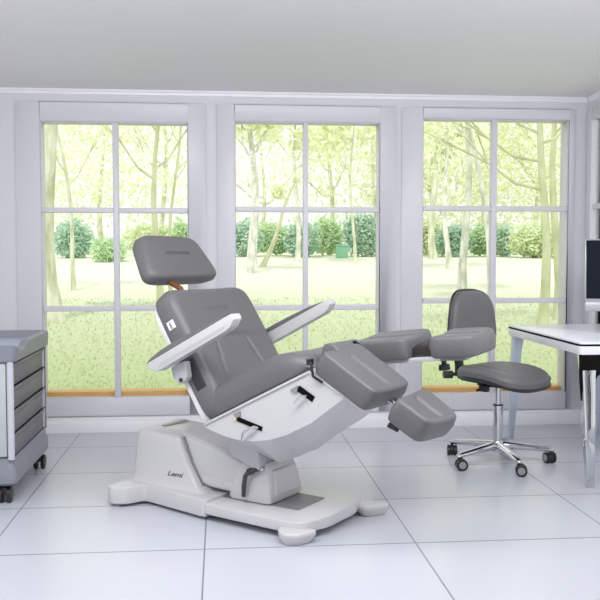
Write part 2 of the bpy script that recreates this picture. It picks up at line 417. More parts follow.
tree('garden_tree', 'pair-forked pale tree at the left of the rightmost window', T_, gx(452, 22), 22, 4.6, .08, 'bark_birch', 'leaf_pale', lean=(-.04, 0), brs=[(.3, -.7, 1.1), (.33, .5, 1.3), (.6, -.5, 1)], nl=700, ls=.11, seed=15)
tree('garden_tree', 'pale trunk against the left edge of the rightmost window', T_, gx(436, 26), 26, 5.0, .12, 'bark_pale', 'leaf_pale', nl=900, ls=.12, first=.5, seed=16)
tree('garden_tree', 'straight white trunk left of the bar in the rightmost window', T_, gx(470, 15.5), 15.5, 4.8, .085, 'bark_birch', 'leaf_yellow', lean=(-.012, 0), brs=[(.62, -.8, .7), (.7, .6, .8), (.8, -.6, .8)], nl=900, ls=.07, seed=17)
tree('garden_tree', 'mottled trunk just right of the bar in the rightmost window', T_, gx(500.5, 14.2), 14.2, 4.4, .07, 'bark_birch', 'leaf_yellow', lean=(-.14, 0), brs=[(.6, -.6, .8), (.75, -.5, .8)], nl=500, ls=.06, seed=18)
tree('garden_tree', 'tall yellow green tree with long bare branches in the rightmost window', T_, gx(549, 11.2), 11.2, 4.6, .070, 'bark_green', 'leaf_yellow', lean=(.005, 0),
     brs=[(.42, -1.25, .55), (.5, -1.35, .55), (.58, -1.3, .75), (.55, .8, .6), (.68, -1.0, 1.0), (.7, .9, .9), (.8, -.6, 1.2)], nl=900, ls=.055, seed=19)
tree('garden_tree', 'green trunk at the right edge of the rightmost window', T_, gx(564, 12.5), 12.5, 4.6, .07, 'bark_green', 'leaf_yellow', brs=[(.6, .6, .8), (.75, .5, .8)], nl=300, ls=.055, seed=20)
tree('garden_tree', 'soft pale tree outside the window in the right wall', T_, 6.5, 12, 4.6, .1, 'bark_pale', 'leaf_pale', nl=900, ls=.1, seed=21)
# far canopy trees behind the hedge
for i, (px, y, h, rx, rz_, lm, nn) in enumerate([(45, 31, 6.6, 2.6, 2.2, 'leaf_pale', 700), (105, 33, 7.0, 2.8, 2.4, 'leaf_yellow', 700), (165, 31, 6.8, 2.4, 2.3, 'leaf_pale', 650),
        (262, 36, 6.2, 2.2, 1.8, 'leaf_pale', 280), (330, 32, 6.4, 2.4, 2.0, 'leaf_yellow', 420), (375, 31, 6.2, 2.0, 2.2, 'leaf_yellow', 420),
        (436, 31, 6.8, 2.4, 2.3, 'leaf_yellow', 1100), (490, 33, 7.0, 2.8, 2.4, 'leaf_yellow', 1200), (545, 31, 6.8, 2.6, 2.4, 'leaf_yellow', 1200), (610, 33, 6.8, 3.0, 2.4, 'leaf_yellow', 700)]):
    lab = ['broad pale canopy tree behind the hedge at the left of the leftmost window', 'yellow green canopy tree behind the hedge at the centre bar of the leftmost window', 'pale canopy tree behind the hedge at the right of the leftmost window',
           'faint pale canopy tree behind the hedge at the left of the middle window', 'yellow green canopy tree behind the hedge right of the bar of the middle window', 'leafy canopy tree behind the hedge at the right edge of the middle window',
           'dense canopy tree behind the hedge at the left of the rightmost window', 'dense canopy tree behind the hedge at the bar of the rightmost window', 'dense canopy tree behind the hedge at the right of the rightmost window', 'canopy tree behind the hedge beyond the right wall'][i]
    tree('canopy_tree', lab, 'canopy trees behind the hedge', gx(px, y), y, h, .10, 'bark_pale', lm, nbr=7, first=.3, crown=(0, h*.46, rx*1.15, rz_*1.15, int(nn*2.6)), nl=420, ls=.10, seed=40+i)
def bush(label, px, y, wd, h, lm, n, ls, seed):
    random.seed(seed)
    t = thing('bush', label, 'bush', (gx(px, y), y, ground(y)), group='bushes at the back of the lawn')
    b = MB()
    for k in range(7):
        rx = wd*random.uniform(.28, .42); hz = h*random.uniform(.38, .55)
        leaves(b, (random.uniform(-1, 1)*(wd*.5-rx*.7), random.uniform(-.3, .3), hz*.9), (rx, rx*.8, hz), n//7, ls, hollow=.35)
    leaves(b, (0, 0, h*.4), (wd*.5, wd*.3, h*.42), n//2, ls)
    part('foliage', b, lm, t, smooth=False)
    s_ = MB()
    for k in range(5):
        a = k*1.26; s_.tube([(0, 0, -.05), (math.cos(a)*wd*.12, math.sin(a)*.12, h*.3), (math.cos(a)*wd*.25, math.sin(a)*.2, h*.65)], [.04, .03, .012], 6)
    part('stems', s_, 'bark_green', t)
yb = 29
for i, a in enumerate([('dark blue green bush behind the thick trunk in the leftmost window', 78, 27, 1.25, 1.25, 'leaf_sea', 1900, .07),
          ('rounded fresh green bush left of the centre bar of the leftmost window', 112, 25, .95, .82, 'leaf_green', 1300, .06),
          ('pale lime hedge bush right of the centre bar in the leftmost window', 150, yb, 1.9, 1.05, 'leaf_lime', 1500, .08),
          ('green bush at the right edge of the leftmost window', 183, 28, .8, 1.2, 'leaf_green', 1100, .07),
          ('blue green bush behind the birch in the middle window', 245, 28, 1.2, 1.25, 'leaf_sea', 1700, .07),
          ('green hedge bush behind the leaning trunk', 276, yb, 1.3, 1.15, 'leaf_green', 1600, .07),
          ('blue green hedge bush left of the bar of the middle window', 302, 28, 1.2, 1.2, 'leaf_sea', 1500, .07),
          ('green bush right of the bar in the middle window', 328, yb, 1.1, 1.3, 'leaf_green', 1500, .07),
          ('large blue green bush at the right edge of the middle window', 368, 28, 1.5, 1.6, 'leaf_sea', 2100, .075),
          ('pale lime bush at the left edge of the rightmost window', 430, yb, 1.2, 1.5, 'leaf_lime', 1300, .08),
          ('blue green bush left of the white trunk in the rightmost window', 456, 28, 1.1, 1.1, 'leaf_sea', 1500, .07),
          ('green bush right of the white trunk in the rightmost window', 484, 28.5, 1.1, 1.1, 'leaf_green', 1500, .07),
          ('blue green bush right of the bar in the rightmost window', 508, 28, .9, 1.15, 'leaf_sea', 1200, .07),
          ('pale lime clipped hedge behind the tall branching tree', 545, 27, 2.0, 1.15, 'leaf_lime', 2000, .08)]):
    bush(*a, 70+i)
ub = thing('utility_box', 'small green utility box in front of the hedge in the middle window', 'utility box', (gx(342, 27), 27, ground(27)))
part('housing', MB().box(-.18, .18, -.12, .12, -.03, .34), 'util', ub, bevel=.01)
part('box_lid', MB().prism([(-.21, .34), (.21, .34), (.20, .39), (-.20, .39)], -.15, .15), 'util', ub, bevel=.008)
part('box_door', MB().box(-.13, .13, -.13, -.12, .02, .30), 'util', ub, bevel=.004)

# ------------------------------------------------------------------ treatment chair  (x along the chair to the feet, y to its far side)
tc_ = thing('treatment_chair', 'grey padded podiatry treatment chair reclined on a white moulded base', 'treatment chair', (.10, 3.75, 0), R(-38))
def rnd(poly, r=.02, n=4):
    out = []; N_ = len(poly)
    for i in range(N_):
        p = Vector((*poly[i], 0)); a = Vector((*poly[i-1], 0)); b = Vector((*poly[(i+1) % N_], 0))
        ra = min(r, (a-p).length*.45, (b-p).length*.45)
        p0 = p+(a-p).normalized()*ra; p1 = p+(b-p).normalized()*ra
        for k in range(n+1):
            t = k/n; q = p0*(1-t)**2+p*2*t*(1-t)+p1*t*t; out.append((q.x, q.y))
    return out
# base
bp = MB()
bp.prism(rnd([(-.548, -.20), (-.540, -.285), (-.50, -.300), (-.44, -.275), (-.405, -.185), (-.03, -.235), (-.03, .235), (-.405, .185), (-.44, .275), (-.50, .300), (-.540, .285), (-.548, .20)], .022), .014, .085, 'z')
base = part('base_plate', bp, 'plastic', tc_, bevel=.006)
fp = MB().prism(rnd([(-.045, -.232), (.40, -.252), (.455, -.225), (.490, -.10), (.490, .10), (.455, .225), (.40, .252), (-.045, .232)], .022), .028, .072, 'z')
part('base_plate', fp, 'plastic', tc_, bevel=.005)
for sg, po in ((-1, [(.34, -.215), (.375, -.30), (.42, -.325), (.475, -.295), (.51, -.20)]), (1, [(.38, .215), (.47, .285), (.560, .275), (.570, .250), (.50, .14)])):
    f = MB(); po = rnd(po, .04)
    cx = sum(p[0] for p in po)/len(po); cy = sum(p[1] for p in po)/len(po)
    f.loft([[(cx+(p[0]-cx)*k, cy+(p[1]-cy)*k, z) for p in po] for k, z in ((.72, .0), (.80, .008), (.97, .030), (1.0, .038), (.96, .048))])
    part('base_foot', f, 'plastic', tc_, bevel=.004, segs=2)
for q in ((-.50, -.262), (-.50, .262)): part('foot_pad', MB().disc((*q, .0065), (0, 0, 1), .024, .013), 'tabgrey', tc_)
part('base_track', MB().prism(rnd([(-.035, -.115), (.345, -.105), (.345, .105), (-.035, .115)], .012), .071, .0745, 'z'), 'track', tc_)
part('under_gap_filler', MB().prism([(-.40, -.165), (.38, -.20), (.38, .20), (-.40, .165)], .006, .029, 'z'), 'tabgrey', tc_)  # filler under the base, grey for the soft shade in the gap
# motor cover
mc = MB()
rings = []
for z, s0, s1, t in ((.080, -.535, -.085, .172), (.090, -.520, -.105, .163), (.108, -.512, -.135, .156), (.20, -.503, -.195, .150), (.28, -.494, -.228, .147), (.312, -.485, -.243, .143), (.324, -.470, -.252, .130)):
    rings.append([(p[0], p[1], z-(0.012*(p[0]+.45)/.2 if z > .27 else 0)) for p in rnd([(s0, -t), (s1, -t), (s1, t), (s0, t)], .022)])
mc.loft(rings)
mot = part('motor_cover', mc, 'plastic', tc_, sharp=50)
part('handle_recess', MB().prism(rnd([(-.435, -.05), (-.405, -.05), (-.405, .115), (-.435, .115)], .012), .3195, .3255, 'z'), 'tabgrey', mot)
lettering('Lemi', .029, frame((-.262, -.1545, .146), (1, 0, 0), (0, 0.03, 1)), 'logo', mot, xs=1.5, depth=.0015, bold=.0002)
# lift arm
la = MB()
la.loft([[(s, -t, z0), (s, t, z0), (s, t, z1-.02), (s, t-.02, z1), (s, -t+.02, z1), (s, -t, z1-.02)] for s, z0, z1, t in
         ((-.36, .15, .328, .112), (-.25, .12, .324, .112), (-.10, .105, .290, .112), (.04, .095, .246, .106), (.085, .09, .226, .10))])
arm_ = part('lift_arm', la, 'plastic', tc_, bevel=.006)
part('arm_crease', MB().loft([[(s, t, z-.016), (s, t, z+.022), (s, t*.96, z+.022), (s, t*.96, z-.016)] for s, z, t in ((-.14, .135, -.118), (.02, .120, -.111))]), 'plastic', arm_, bevel=.003)
gk = [(-.243, .306), (-.228, .28), (-.195, .20), (-.150, .125), (-.128, .094)]
part('cover_groove_shade', MB().loft([[(a+.006, -.124, z), (a+.006, .124, z), (a-.02, .124, z), (a-.02, -.124, z)] for a, z in gk]), 'tabgrey', mot)  # grey strip painting the dark groove between cover and arm
# pivot block
pb = MB()
for z, s0, s1, t in ():
    pass
pb.loft([rnd3 for rnd3 in [[(p[0], p[1], z) for p in rnd([(s0, -t), (s1, -t), (s1, t), (s0, t)], .018)] for z, s0, s1, t in
        ((.078, .012, .215, .120), (.090, .006, .222, .125), (.16, .024, .212, .116), (.218, .045, .195, .106), (.240, .062, .180, .092))]])
blk = part('pivot_block', pb, 'plastic', tc_, sharp=50)
part('front_panel', MB().loft([[(.205, -.090, .10), (.205, .095, .10), (.190, .085, .212), (.190, -.080, .212)], [(.228, -.083, .106), (.228, .088, .106), (.210, .077, .206), (.210, -.073, .206)]]), 'plastic', blk, bevel=.006)
# clamp lever on the near face
lv = MB().disc((.122, -.120, .204), (0, 1, 0), .014, .03, 20).tube([(.175, -.112, .220), (.150, -.128, .216), (.122, -.138, .204), (.108, -.140, .186), (.102, -.142, .146), (.100, -.142, .100)], [.007, .009, .011, .010, .010, .009], 12)
part('clamp_lever', lv, 'lever', blk)
part('lever_screw', MB().disc((.175, -.112, .220), (0, 1, 0), .008, .02), 'chrome', blk)
# bracket under the seat
br = MB().loft([[(.02+.0, t, .262), (.135, t, .218), (.175, t, .215), (.16, t, .33), (.02, t, .385), (.012, t, .34)] for t in (-.13, .13)])
part('seat_bracket', br, 'plastic_shade', tc_, bevel=.006)
part('swivel_neck', MB().disc((.125, 0, .225), (0, 0, 1), .045, .05), 'plastic_shade', tc_)
# seat shell with tapering belly
sh = MB(); rings = []
for s, zt, zb, zc, w_ in ((.0, .412, .402, .396, .22), (.04, .430, .390, .372, .20), (.10, .459, .376, .335, .15), (.17, .493, .368, .275, .10), (.24, .528, .370, .246, .08), (.32, .567, .385, .285, .09),
                          (.40, .607, .413, .350, .12), (.51, .662, .470, .430, .16), (.60, .628, .538, .505, .20), (.655, .592, .578, .566, .24)):
    tf = .272-max(0, s-.50)*1.5
    rings.append([(s, -.272, zt), (s, -.272, (zt+zb)/2), (s, -.272, zb), (s, -w_, zc), (s, min(w_, tf), zc), (s, tf, zb), (s, tf, (zt+zb)/2), (s, tf, zt)])
sh.loft(rings)
shell = part('seat_shell', sh, 'plastic', tc_, sharp=14)
# lip along the cushion
part('shell_lip', MB().loft([[(s, t, z+.004), (s, t, z-.006), (s, t-.004*sg, z-.006), (s, t-.004*sg, z+.004)] for sg, t in ((1, -.2755),) for s, z in ((.005, .414), (.505, .664), (.655, .585))]), 'plastic', shell, bevel=.002)
def side_strip(p0, p1, wd, m, name, y=-.2735, dz=.002):
    a = Vector((p0[0], y, p0[1])); b = Vector((p1[0], y, p1[1])); d = (b-a).normalized(); n = Vector((-d.z, 0, d.x))*wd/2
    q = [a+n, b+n, b-n, a-n]
    return part(name, MB().loft([q, [p+Vector((0, -dz, 0)) for p in q]]), m, shell, smooth=False)
side_strip((.163, .453), (.288, .424), .018, 'recess', 'side_slot')
side_strip((.148, .4515), (.166, .4535), .020, 'gold', 'slot_tip')
side_strip((.455, .597), (.522, .561), .024, 'recess', 'side_slot')
part('release_handle', MB().tube([(.268, -.276, .428), (.262, -.292, .432), (.235, -.296, .424), (.214, -.294, .404), (.202, -.288, .372)], .0055, 8), 'chrome', shell)
part('release_handle', MB().tube([(.494, -.276, .572), (.488, -.292, .574), (.462, -.294, .562), (.446, -.290, .542)], .0045, 8), 'chrome', shell)
for a, b, c_ in (((.148, .466), (.184, .486), (.186, .464)), ((.418, .588), (.456, .608), (.450, .580))):
    q = rnd([a, b, c_, ((a[0]+c_[0])/2, a[1]-.010)], .006)
    part('rail_tab', MB().prism(q, -.279, -.2735), 'tabgrey', shell, smooth=False)
# seat cushion
SL = 26.6
fs = frame((.0, 0, .418), slant(SL), (0, 1, 0))
def groove_line(segs_, wd=.010, dp=.007):
    S_ = [(Vector(a), Vector(b)) for a, b in segs_]
    def g(x, y):
        p = Vector((x, y)); d = 9
        for a, b in S_:
            t = max(0, min(1, (p-a).dot(b-a)/(b-a).length_squared)); d = min(d, (a+(b-a)*t-p).length)
        return dp*math.exp(-(d/wd)**2)
    return g
def warp_seat(p):
    k = max(0, (p.x-.40)/.16); p = p.copy()
    side = min(1, abs(p.y)/.24)
    if p.z > .03: p.z += -.050*max(0, k)**1.5*(1-.0*side)
    if p.z > .03: p.z += .010*side**2 - .006
    return p
gs = groove_line([((.08, -.17), (.50, -.17)), ((.08, .17), (.50, .17))], .012, .004)
cu = MB().cushion([(.0, -.268), (.565, -.268), (.565, .268), (.0, .268)], .115, r=.04, n=9, crown=.012, groove=gs, fr=fs, warp=warp_seat, rings=34, segs=96)
seat = part('seat_cushion', cu, 'vinyl', tc_, sharp=80)
part('seat_latch', MB().tube([(.512, -.285, .705), (.522, -.290, .690), (.530, -.290, .650), (.566, -.282, .628)], .0055, 8).box(.502, .520, -.292, -.270, .690, .712), 'black', seat)
# backrest
BL = 180-59.5
fb = frame((.012, 0, .418), slant(BL), (0, -1, 0))
gb = groove_line([((.33, -.10), (.33, .10)), ((.33, -.10), (.17, -.14)), ((.33, .10), (.17, .14)), ((.46, -.085), (.46, .085)), ((.46, -.085), (.475, -.095)), ((.46, .085), (.475, .095)), ((.33, -.10), (.30, -.22)), ((.33, .10), (.30, .22))], .010, .009)
def warp_back(p):
    p = p.copy()
    if p.z > .03: p.z += .016*min(1, abs(p.y)/.24)**3
    return p
cu = MB().cushion([(-.005, -.300), (.575, -.262), (.575, .285), (-.005, .275)], .092, r=.038, n=9, crown=.006, groove=gb, fr=fb, warp=warp_back, rings=40, segs=110)
back = part('backrest_cushion', cu, 'vinyl', tc_, sharp=80)
cu = MB().cushion([(-.015, -.303), (.545, -.266), (.545, .287), (-.015, .280)], .026, r=.008, n=9, crown=0, fr=frame((.012-.018, 0, .408), slant(BL), (0, -1, 0)), rings=4, segs=72, rb=.014)
part('backrest_shell', cu, 'plastic', tc_, sharp=50)
side_fr = fb
tagm = MB().loft([[side_fr @ Vector(p) for p in q] for q in ([(.405, .283, .032), (.441, .283, .032), (.441, .283, .068), (.405, .283, .068)], [(.405, .2885, .032), (.441, .2892, .032), (.441, .2892, .068), (.405, .2885, .068)])])
tg = part('fabric_label', tagm, 'tagwhite', back, smooth=False); tg['label'] = 'small white woven label'
lettering('Lemi', .014, side_fr @ frame((.423, .2895, .050), (-1, 0, 0), (0, 0, 1)), 'tagred', back, name='label_lettering', shear=.3, depth=.0004, xs=1.0, bold=.0004)
# dark strip set low on the near side of the backrest
part('side_dark_strip', MB().loft([[fb @ Vector(p) for p in q] for q in ([(.13, .274, .03), (.26, .276, .03), (.26, .276, .080), (.13, .274, .080)], [(.13, .2835, .03), (.26, .2860, .03), (.26, .2860, .080), (.13, .2835, .080)])]), 'vinyl_dark', back, bevel=.002)
# headrest
HR = 180-57
fh = frame((-.385, .010, .950), slant(HR), (0, -1, 0))
gh = groove_line([((.120, -.080), (.120, .085))], .006, .012)
cu = MB().cushion([(.0, -.245), (.222, -.188), (.232, .185), (.0, .238)], .092, r=.024, n=6.5, crown=.012, groove=gh, fr=fh, rings=30, segs=90, rb=.03)
head = part('headrest', cu, 'vinyl', tc_, sharp=80)
part('headrest_post', MB().tube([fb @ Vector((.50, .10, .02)), fb @ Vector((.60, .10, .03)), fh @ Vector((.04, .09, .02))], .012, 12), 'rust', tc_)
# armrests
for sg in (-1, 1):
    t0, t1 = sg*.372, sg*.318
    ds, dz = (.018, .008) if sg < 0 else (.032, .034)      # far armrest is swung a little higher
    body = rnd([(p[0]+ds, p[1]+dz) for p in [(-.232, .648), (-.222, .624), (-.18, .618), (.170, .799), (.190, .815), (.208, .846), (.196, .866), (.166, .852)]], .005)
    a = part('armrest', MB().prism(body, min(t0, t1), max(t0, t1)), 'plastic', tc_, bevel=.006)
    gv = [(p[0]+ds, p[1]+dz) for p in [(-.165, .638), (.160, .807), (.166, .821), (-.165, .653)]]
    y_ = t0+sg*.0005
    part('armrest_groove', MB().loft([[(p[0], y_, p[1]) for p in gv], [(p[0], y_+sg*.001, p[1]) for p in gv]]), 'plastic_shade', a, smooth=False)
    w2 = (t1-t0)*.94
    pl = []
    for s, zb, h in ((-.234, .648, .003), (-.218, .656, .013), (-.17, .681, .022), (-.10, .717, .024), (0, .767, .021), (.08, .808, .015), (.13, .834, .008), (.168, .853, .002)):
        s += ds; zb += dz
        c_ = (t0+t1)/2; q = abs(w2)/2; pl.append([(s, c_-q, zb-.004), (s-.001, c_-q*1.0, zb+h*.6), (s-.003, c_-q*.75, zb+h*.95), (s-.003, c_, zb+h*1.08), (s-.003, c_+q*.75, zb+h*.95), (s-.001, c_+q, zb+h*.6), (s, c_+q, zb-.004)])
    part('armrest_pad', MB().loft(pl), 'vinyl', a, sharp=60)
    part('armrest_bracket', MB().prism(rnd([(-.135, .640), (-.062, .672), (-.050, .600), (-.085, .572), (-.120, .590)], .015), min(sg*.278, sg*.320), max(sg*.278, sg*.320)), 'plastic_shade', a, bevel=.004)
    part('bracket_screw', MB().disc((-.078, sg*.322, .592), (0, 1, 0), .008, .008), 'black', a)
# near leg rest, lowered
LA = -31.5
def pad_warp(wdt, depth):
    def f(p):
        p = p.copy()
        if p.z > .03:
            u_ = abs(p.y)/wdt; p.z += depth*(u_**2)-.0
        return p
    return f
fl = frame((.528, -.165, .676), slant(LA), (0, 1, .09))
gl_ = groove_line([((.06, .012), (.30, .012))], .011, .010)
cu = MB().cushion([(.0, -.124), (.255, -.124), (.275, .124), (.0, .124)], .085, r=.014, n=12, crown=.0, groove=gl_, fr=fl, warp=pad_warp(.12, .010), rings=30, segs=96)
calf = part('calf_cushion', cu, 'vinyl', tc_, sharp=80)
def knee(y0, y1, pts, top, name='knee_cushion', parent=None):
    cu = MB().prism(rnd(pts, .02), y0, y1)
    return part(name, cu, 'vinyl', parent or tc_, bevel=.012, segs=4)
knee(-.20, -.055, [(.505, .680), (.60, .660), (.615, .710), (.560, .768), (.515, .760)], 0)
part('hinge_gap_shade', MB().prism(rnd([(.545, .715), (.595, .700), (.592, .745), (.560, .765)], .01), -.052, -.028), 'recess', tc_, bevel=.003)  # black block standing in for the shaded notch at the knee
ff = frame((.820, -.170, .526), slant(LA), (0, 1, .09))
cu = MB().cushion([(.0, -.112), (.150, -.105), (.180, .100), (.0, .112)], .090, r=.016, n=6, crown=.0, groove=groove_line([((.03, .01), (.18, .01))], .010, .009), fr=ff, warp=pad_warp(.11, .012), rings=26, segs=90)
foot = part('foot_cushion', cu, 'vinyl', tc_, sharp=80)
def L2(f, x, y, z): return f @ Vector((x, y, z))
for yy in (-.015, .015): part('extension_rod', MB().tube([L2(fl, .20, yy+.03, .018), L2(ff, .06, yy+.03, .028)], .0075, 10), 'chrome', tc_)
part('adjusting_knob', MB().tube([L2(ff, .035, -.085, .004), L2(ff, .035, -.085, -.014)], .014, 16).tube([L2(ff, .02, -.095, -.014), L2(ff, .06, -.08, -.014)], .009, 10), 'black', foot)
part('leg_plate', MB().loft([[L2(fl, x, y, z) for x, y in ((-.01, -.105), (.25, -.105), (.25, .105), (-.01, .105))] for z in (-.012, .004)]), 'plastic', calf, bevel=.003)
# far leg rest, raised level
LB = 7
f2 = frame((.480, .155, .668), slant(LB), (0, 1, 0.10))
cu = MB().cushion([(-.01, -.120), (.275, -.120), (.285, .125), (.04, .125)], .080, r=.014, n=12, crown=.0, groove=groove_line([((.06, .012), (.30, .012))], .011, .009), fr=f2, warp=pad_warp(.12, .008), rings=30, segs=96)
calf2 = part('calf_cushion', cu, 'vinyl', tc_, sharp=80)
knee(.01, .14, [(.40, .668), (.50, .668), (.52, .735), (.47, .752), (.41, .735)], 0)
f3 = frame((.835, .165, .706), slant(LB-2), (0, 1, 0.08))
cu = MB().cushion([(.0, -.115), (.180, -.110), (.205, .110), (.0, .115)], .080, r=.020, n=6, crown=.0, groove=groove_line([((.03, .01), (.18, .01))], .010, .008), fr=f3, warp=pad_warp(.11, .012), rings=26, segs=90)
foot2 = part('foot_cushion', cu, 'vinyl', tc_, sharp=80)
part('leg_plate', MB().loft([[L2(f2, x, y, z) for x, y in ((.03, -.095), (.40, -.095), (.40, .02), (.03, .02))] for z in (-.014, .002)]), 'plastic_shade', calf2, bevel=.003)
part('shaded_pad_bracket', MB().loft([[L2(f2, x, y, z) for x, z in ((.27, .0), (.36, .0), (.375, .045), (.31, .055), (.265, .03))] for y in (-.07, .06)]), 'vinyl_dark', calf2, bevel=.004)  # bracket coloured dark for the shade between the two pads
for yy in (-.02, .02): part('extension_rod', MB().tube([L2(f2, .20, yy, .03), L2(f3, .06, yy, .03)], .0075, 10), 'chrome', tc_)
part('foot_plate', MB().loft([[L2(f3, x, y, z) for x, y in ((.0, -.085), (.14, -.085), (.14, .06), (.0, .06))] for z in (-.012, .004)]), 'tabgrey', foot2, bevel=.003)
part('adjusting_knob', MB().tube([L2(f3, .035, -.05, -.005), L2(f3, .035, -.05, -.035)], .010, 14).tube([L2(f3, .035, -.05, -.032), L2(f3, .035, -.05, -.052)], [.021, .023], 18), 'black', foot2)

# ------------------------------------------------------------------ operator stool
st = thing('wheeled_stool', 'grey padded work stool with low backrest on a five spoke chrome wheeled base', 'stool', (1.452, 4.46, 0), R(-53))
A0 = 53      # spokes are given in room angles
hub = part('base_hub', MB().tube([(0, 0, .062), (0, 0, .075), (0, 0, .105), (0, 0, .118)], [.030, .036, .033, .026], 24), 'chrome', st)
for k, a in enumerate((133, -151, -86, -8, 62)):
    a = R(a+A0); d = Vector((math.cos(a), math.sin(a), 0)); n = Vector((-d.y, d.x, 0)); rg = []
    for r_, z, hw, hh in ((.015, .094, .025, .024), (.06, .093, .024, .022), (.16, .085, .021, .017), (.26, .076, .018, .014), (.286, .072, .016, .011), (.296, .071, .008, .005)):
        c_ = d*r_+Vector((0, 0, z)); rg.append([c_+n*hw*math.cos(q)+Vector((0, 0, hh*math.sin(q))) for q in [i*math.pi/6 for i in range(12)]])
    part('base_spoke', MB().loft(rg), 'chrome', st, sharp=60)
    c_ = d*.278
    sw = R((35, 60, -20, 20, 80)[k]); ax = Vector((math.cos(a+sw), math.sin(a+sw), 0)); fw_ = Vector((-ax.y, ax.x, 0))
    w0 = c_+fw_*.012+Vector((0, 0, .029))
    hs = MB().tube([c_+Vector((0, 0, .04)), c_+Vector((0, 0, .068))], .009, 10)
    ho = []
    for tt in (-.008, .008): ho.append([w0+ax*tt+Vector((0, 0, 0))+fw_*(.027*math.cos(q))+Vector((0, 0, .027*math.sin(q))) for q in [i*math.pi/8 for i in range(16)]])
    hs.loft(ho)
    cs = part('caster', hs, 'black', st, bevel=.002, segs=1)
    for tt in (-.018, .018):
        part('wheel', MB().tube([w0+ax*(tt-.009), w0+ax*(tt-.007), w0+ax*(tt+.007), w0+ax*(tt+.009)], [.024, .029, .029, .024], 26), 'black', cs)
        sg = 1 if tt > 0 else -1
        part('wheel_rim', MB().tube([w0+ax*(tt+sg*.0088), w0+ax*(tt+sg*.0105)], [.019, .017], 22), 'tabgrey', cs)
part('gas_column', MB().tube([(0, 0, .11), (0, 0, .30)], .025, 28).tube([(0, 0, .29), (0, 0, .44)], .015, 24).tube([(0, 0, .296), (0, 0, .306)], .028, 28), 'chrome', st)
part('column_collar', MB().tube([(0, 0, .300), (0, 0, .312)], .0275, 28), 'black', st)
zs = .452
fst = frame((0, 0, zs), (1, 0, 0), (0, 1, 0))
def w_seat(p):
    p = p.copy(); k = (p.x+.19)/.42
    p.z += .012*math.cos((k-.25)*2.6)-.030*max(0, k-.55)**1.5*2.2 - .014
    if p.z > zs: pass
    p.z += .012*(abs(p.y)/.2)**2
    return p
q = [(-.185, -.185), (.235, -.215), (.235, .215), (-.185, .185)]
seat2 = part('seat', MB().cushion(q, .062, r=.035, n=3.4, crown=.010, groove=groove_line([((-.12, -.11), (.12, -.14)), ((-.12, .11), (.12, .14))], .03, .004), fr=fst, warp=w_seat, rings=26, segs=90, rb=.008), 'stoolgrey', st, sharp=80)
q2 = [(a*1.01, b*1.01) for a, b in q]
part('seat_rim', MB().cushion(q2, .020, r=.006, n=3.4, crown=0, fr=frame((0, 0, zs-.010), (1, 0, 0), (0, 1, 0)), warp=w_seat, rings=4, segs=90, rb=.006), 'black', seat2, sharp=60)
part('seat_mechanism', MB().box(-.10, .06, -.05, .05, .405, .440).box(-.20, -.08, -.02, .02, .415, .430), 'black', st, bevel=.005)
part('height_lever', MB().tube([(-.0, -.02, .415), (-.03, -.05, .405), (-.055, -.07, .392)], .005, 8).box(-.070, -.025, -.075, -.040, .380, .412).tube([(-.05, -.06, .392), (-.085, -.075, .382)], .008, 8), 'black', st, bevel=.004)
bar = MB(); bw = .034
pts_ = [(-.10, .418), (-.215, .424), (-.252, .450), (-.258, .52), (-.246, .62)]
rg = []
for i, (x, z) in enumerate(pts_):
    a = Vector(pts_[max(i-1, 0)]); b = Vector(pts_[min(i+1, 4)]); t = (b-a).normalized(); n = Vector((-t.y, t.x))*.006
    rg.append([(x-n.x, -bw, z-n.y), (x+n.x, -bw, z+n.y), (x+n.x, bw, z+n.y), (x-n.x, bw, z-n.y)])
part('back_support_bar', bar.loft(rg), 'black', st, bevel=.003)
part('support_knob', MB().tube([(-.225, -.015, .450), (-.262, -.075, .450)], .010, 14).tube([(-.25, -.070, .450), (-.275, -.110, .450)], [.022, .020], 18), 'black', st)
fbk = frame((-.238, 0, .580), slant(88), (0, -1, 0))
def w_bk(p):
    p = p.copy(); y = abs(p.y)/.17
    p.z += .035*y*y; return p
qb = [(.0, -.215), (.325, -.160), (.325, .155), (.0, .20)]
bk = part('backrest', MB().cushion(qb, .055, r=.03, n=3.6, crown=.012, fr=fbk, warp=w_bk, rings=22, segs=90, rb=.01), 'stoolgrey', st, sharp=80)
part('backrest_shell', MB().cushion([(a*1.0-.004+(.008 if a > .1 else 0), b*1.005) for a, b in qb], .020, r=.006, n=3.6, crown=0, fr=frame((-.244, 0, .580), slant(88), (0, -1, 0)), warp=w_bk, rings=4, segs=90, rb=.008), 'black', bk, sharp=60)

# ------------------------------------------------------------------ cabinet trolley on the left
cb = thing('trolley_cabinet', 'grey wheeled treatment cabinet with tray top and stacked drawers at the left edge', 'cabinet', (-1.203, 4.25, 0))
x1, x0, y0, y1 = .305, -.36, -.36, .375      # relative
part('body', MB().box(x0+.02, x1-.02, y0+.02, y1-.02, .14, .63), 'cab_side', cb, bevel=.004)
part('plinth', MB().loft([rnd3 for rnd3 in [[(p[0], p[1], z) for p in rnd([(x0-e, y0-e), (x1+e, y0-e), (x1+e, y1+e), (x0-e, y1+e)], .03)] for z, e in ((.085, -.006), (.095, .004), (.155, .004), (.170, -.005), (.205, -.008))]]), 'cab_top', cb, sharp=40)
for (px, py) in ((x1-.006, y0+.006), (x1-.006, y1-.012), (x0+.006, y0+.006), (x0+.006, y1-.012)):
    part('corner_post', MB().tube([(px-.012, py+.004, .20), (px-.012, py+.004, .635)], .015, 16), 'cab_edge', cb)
zz = [.208, .312, .416, .520, .624]
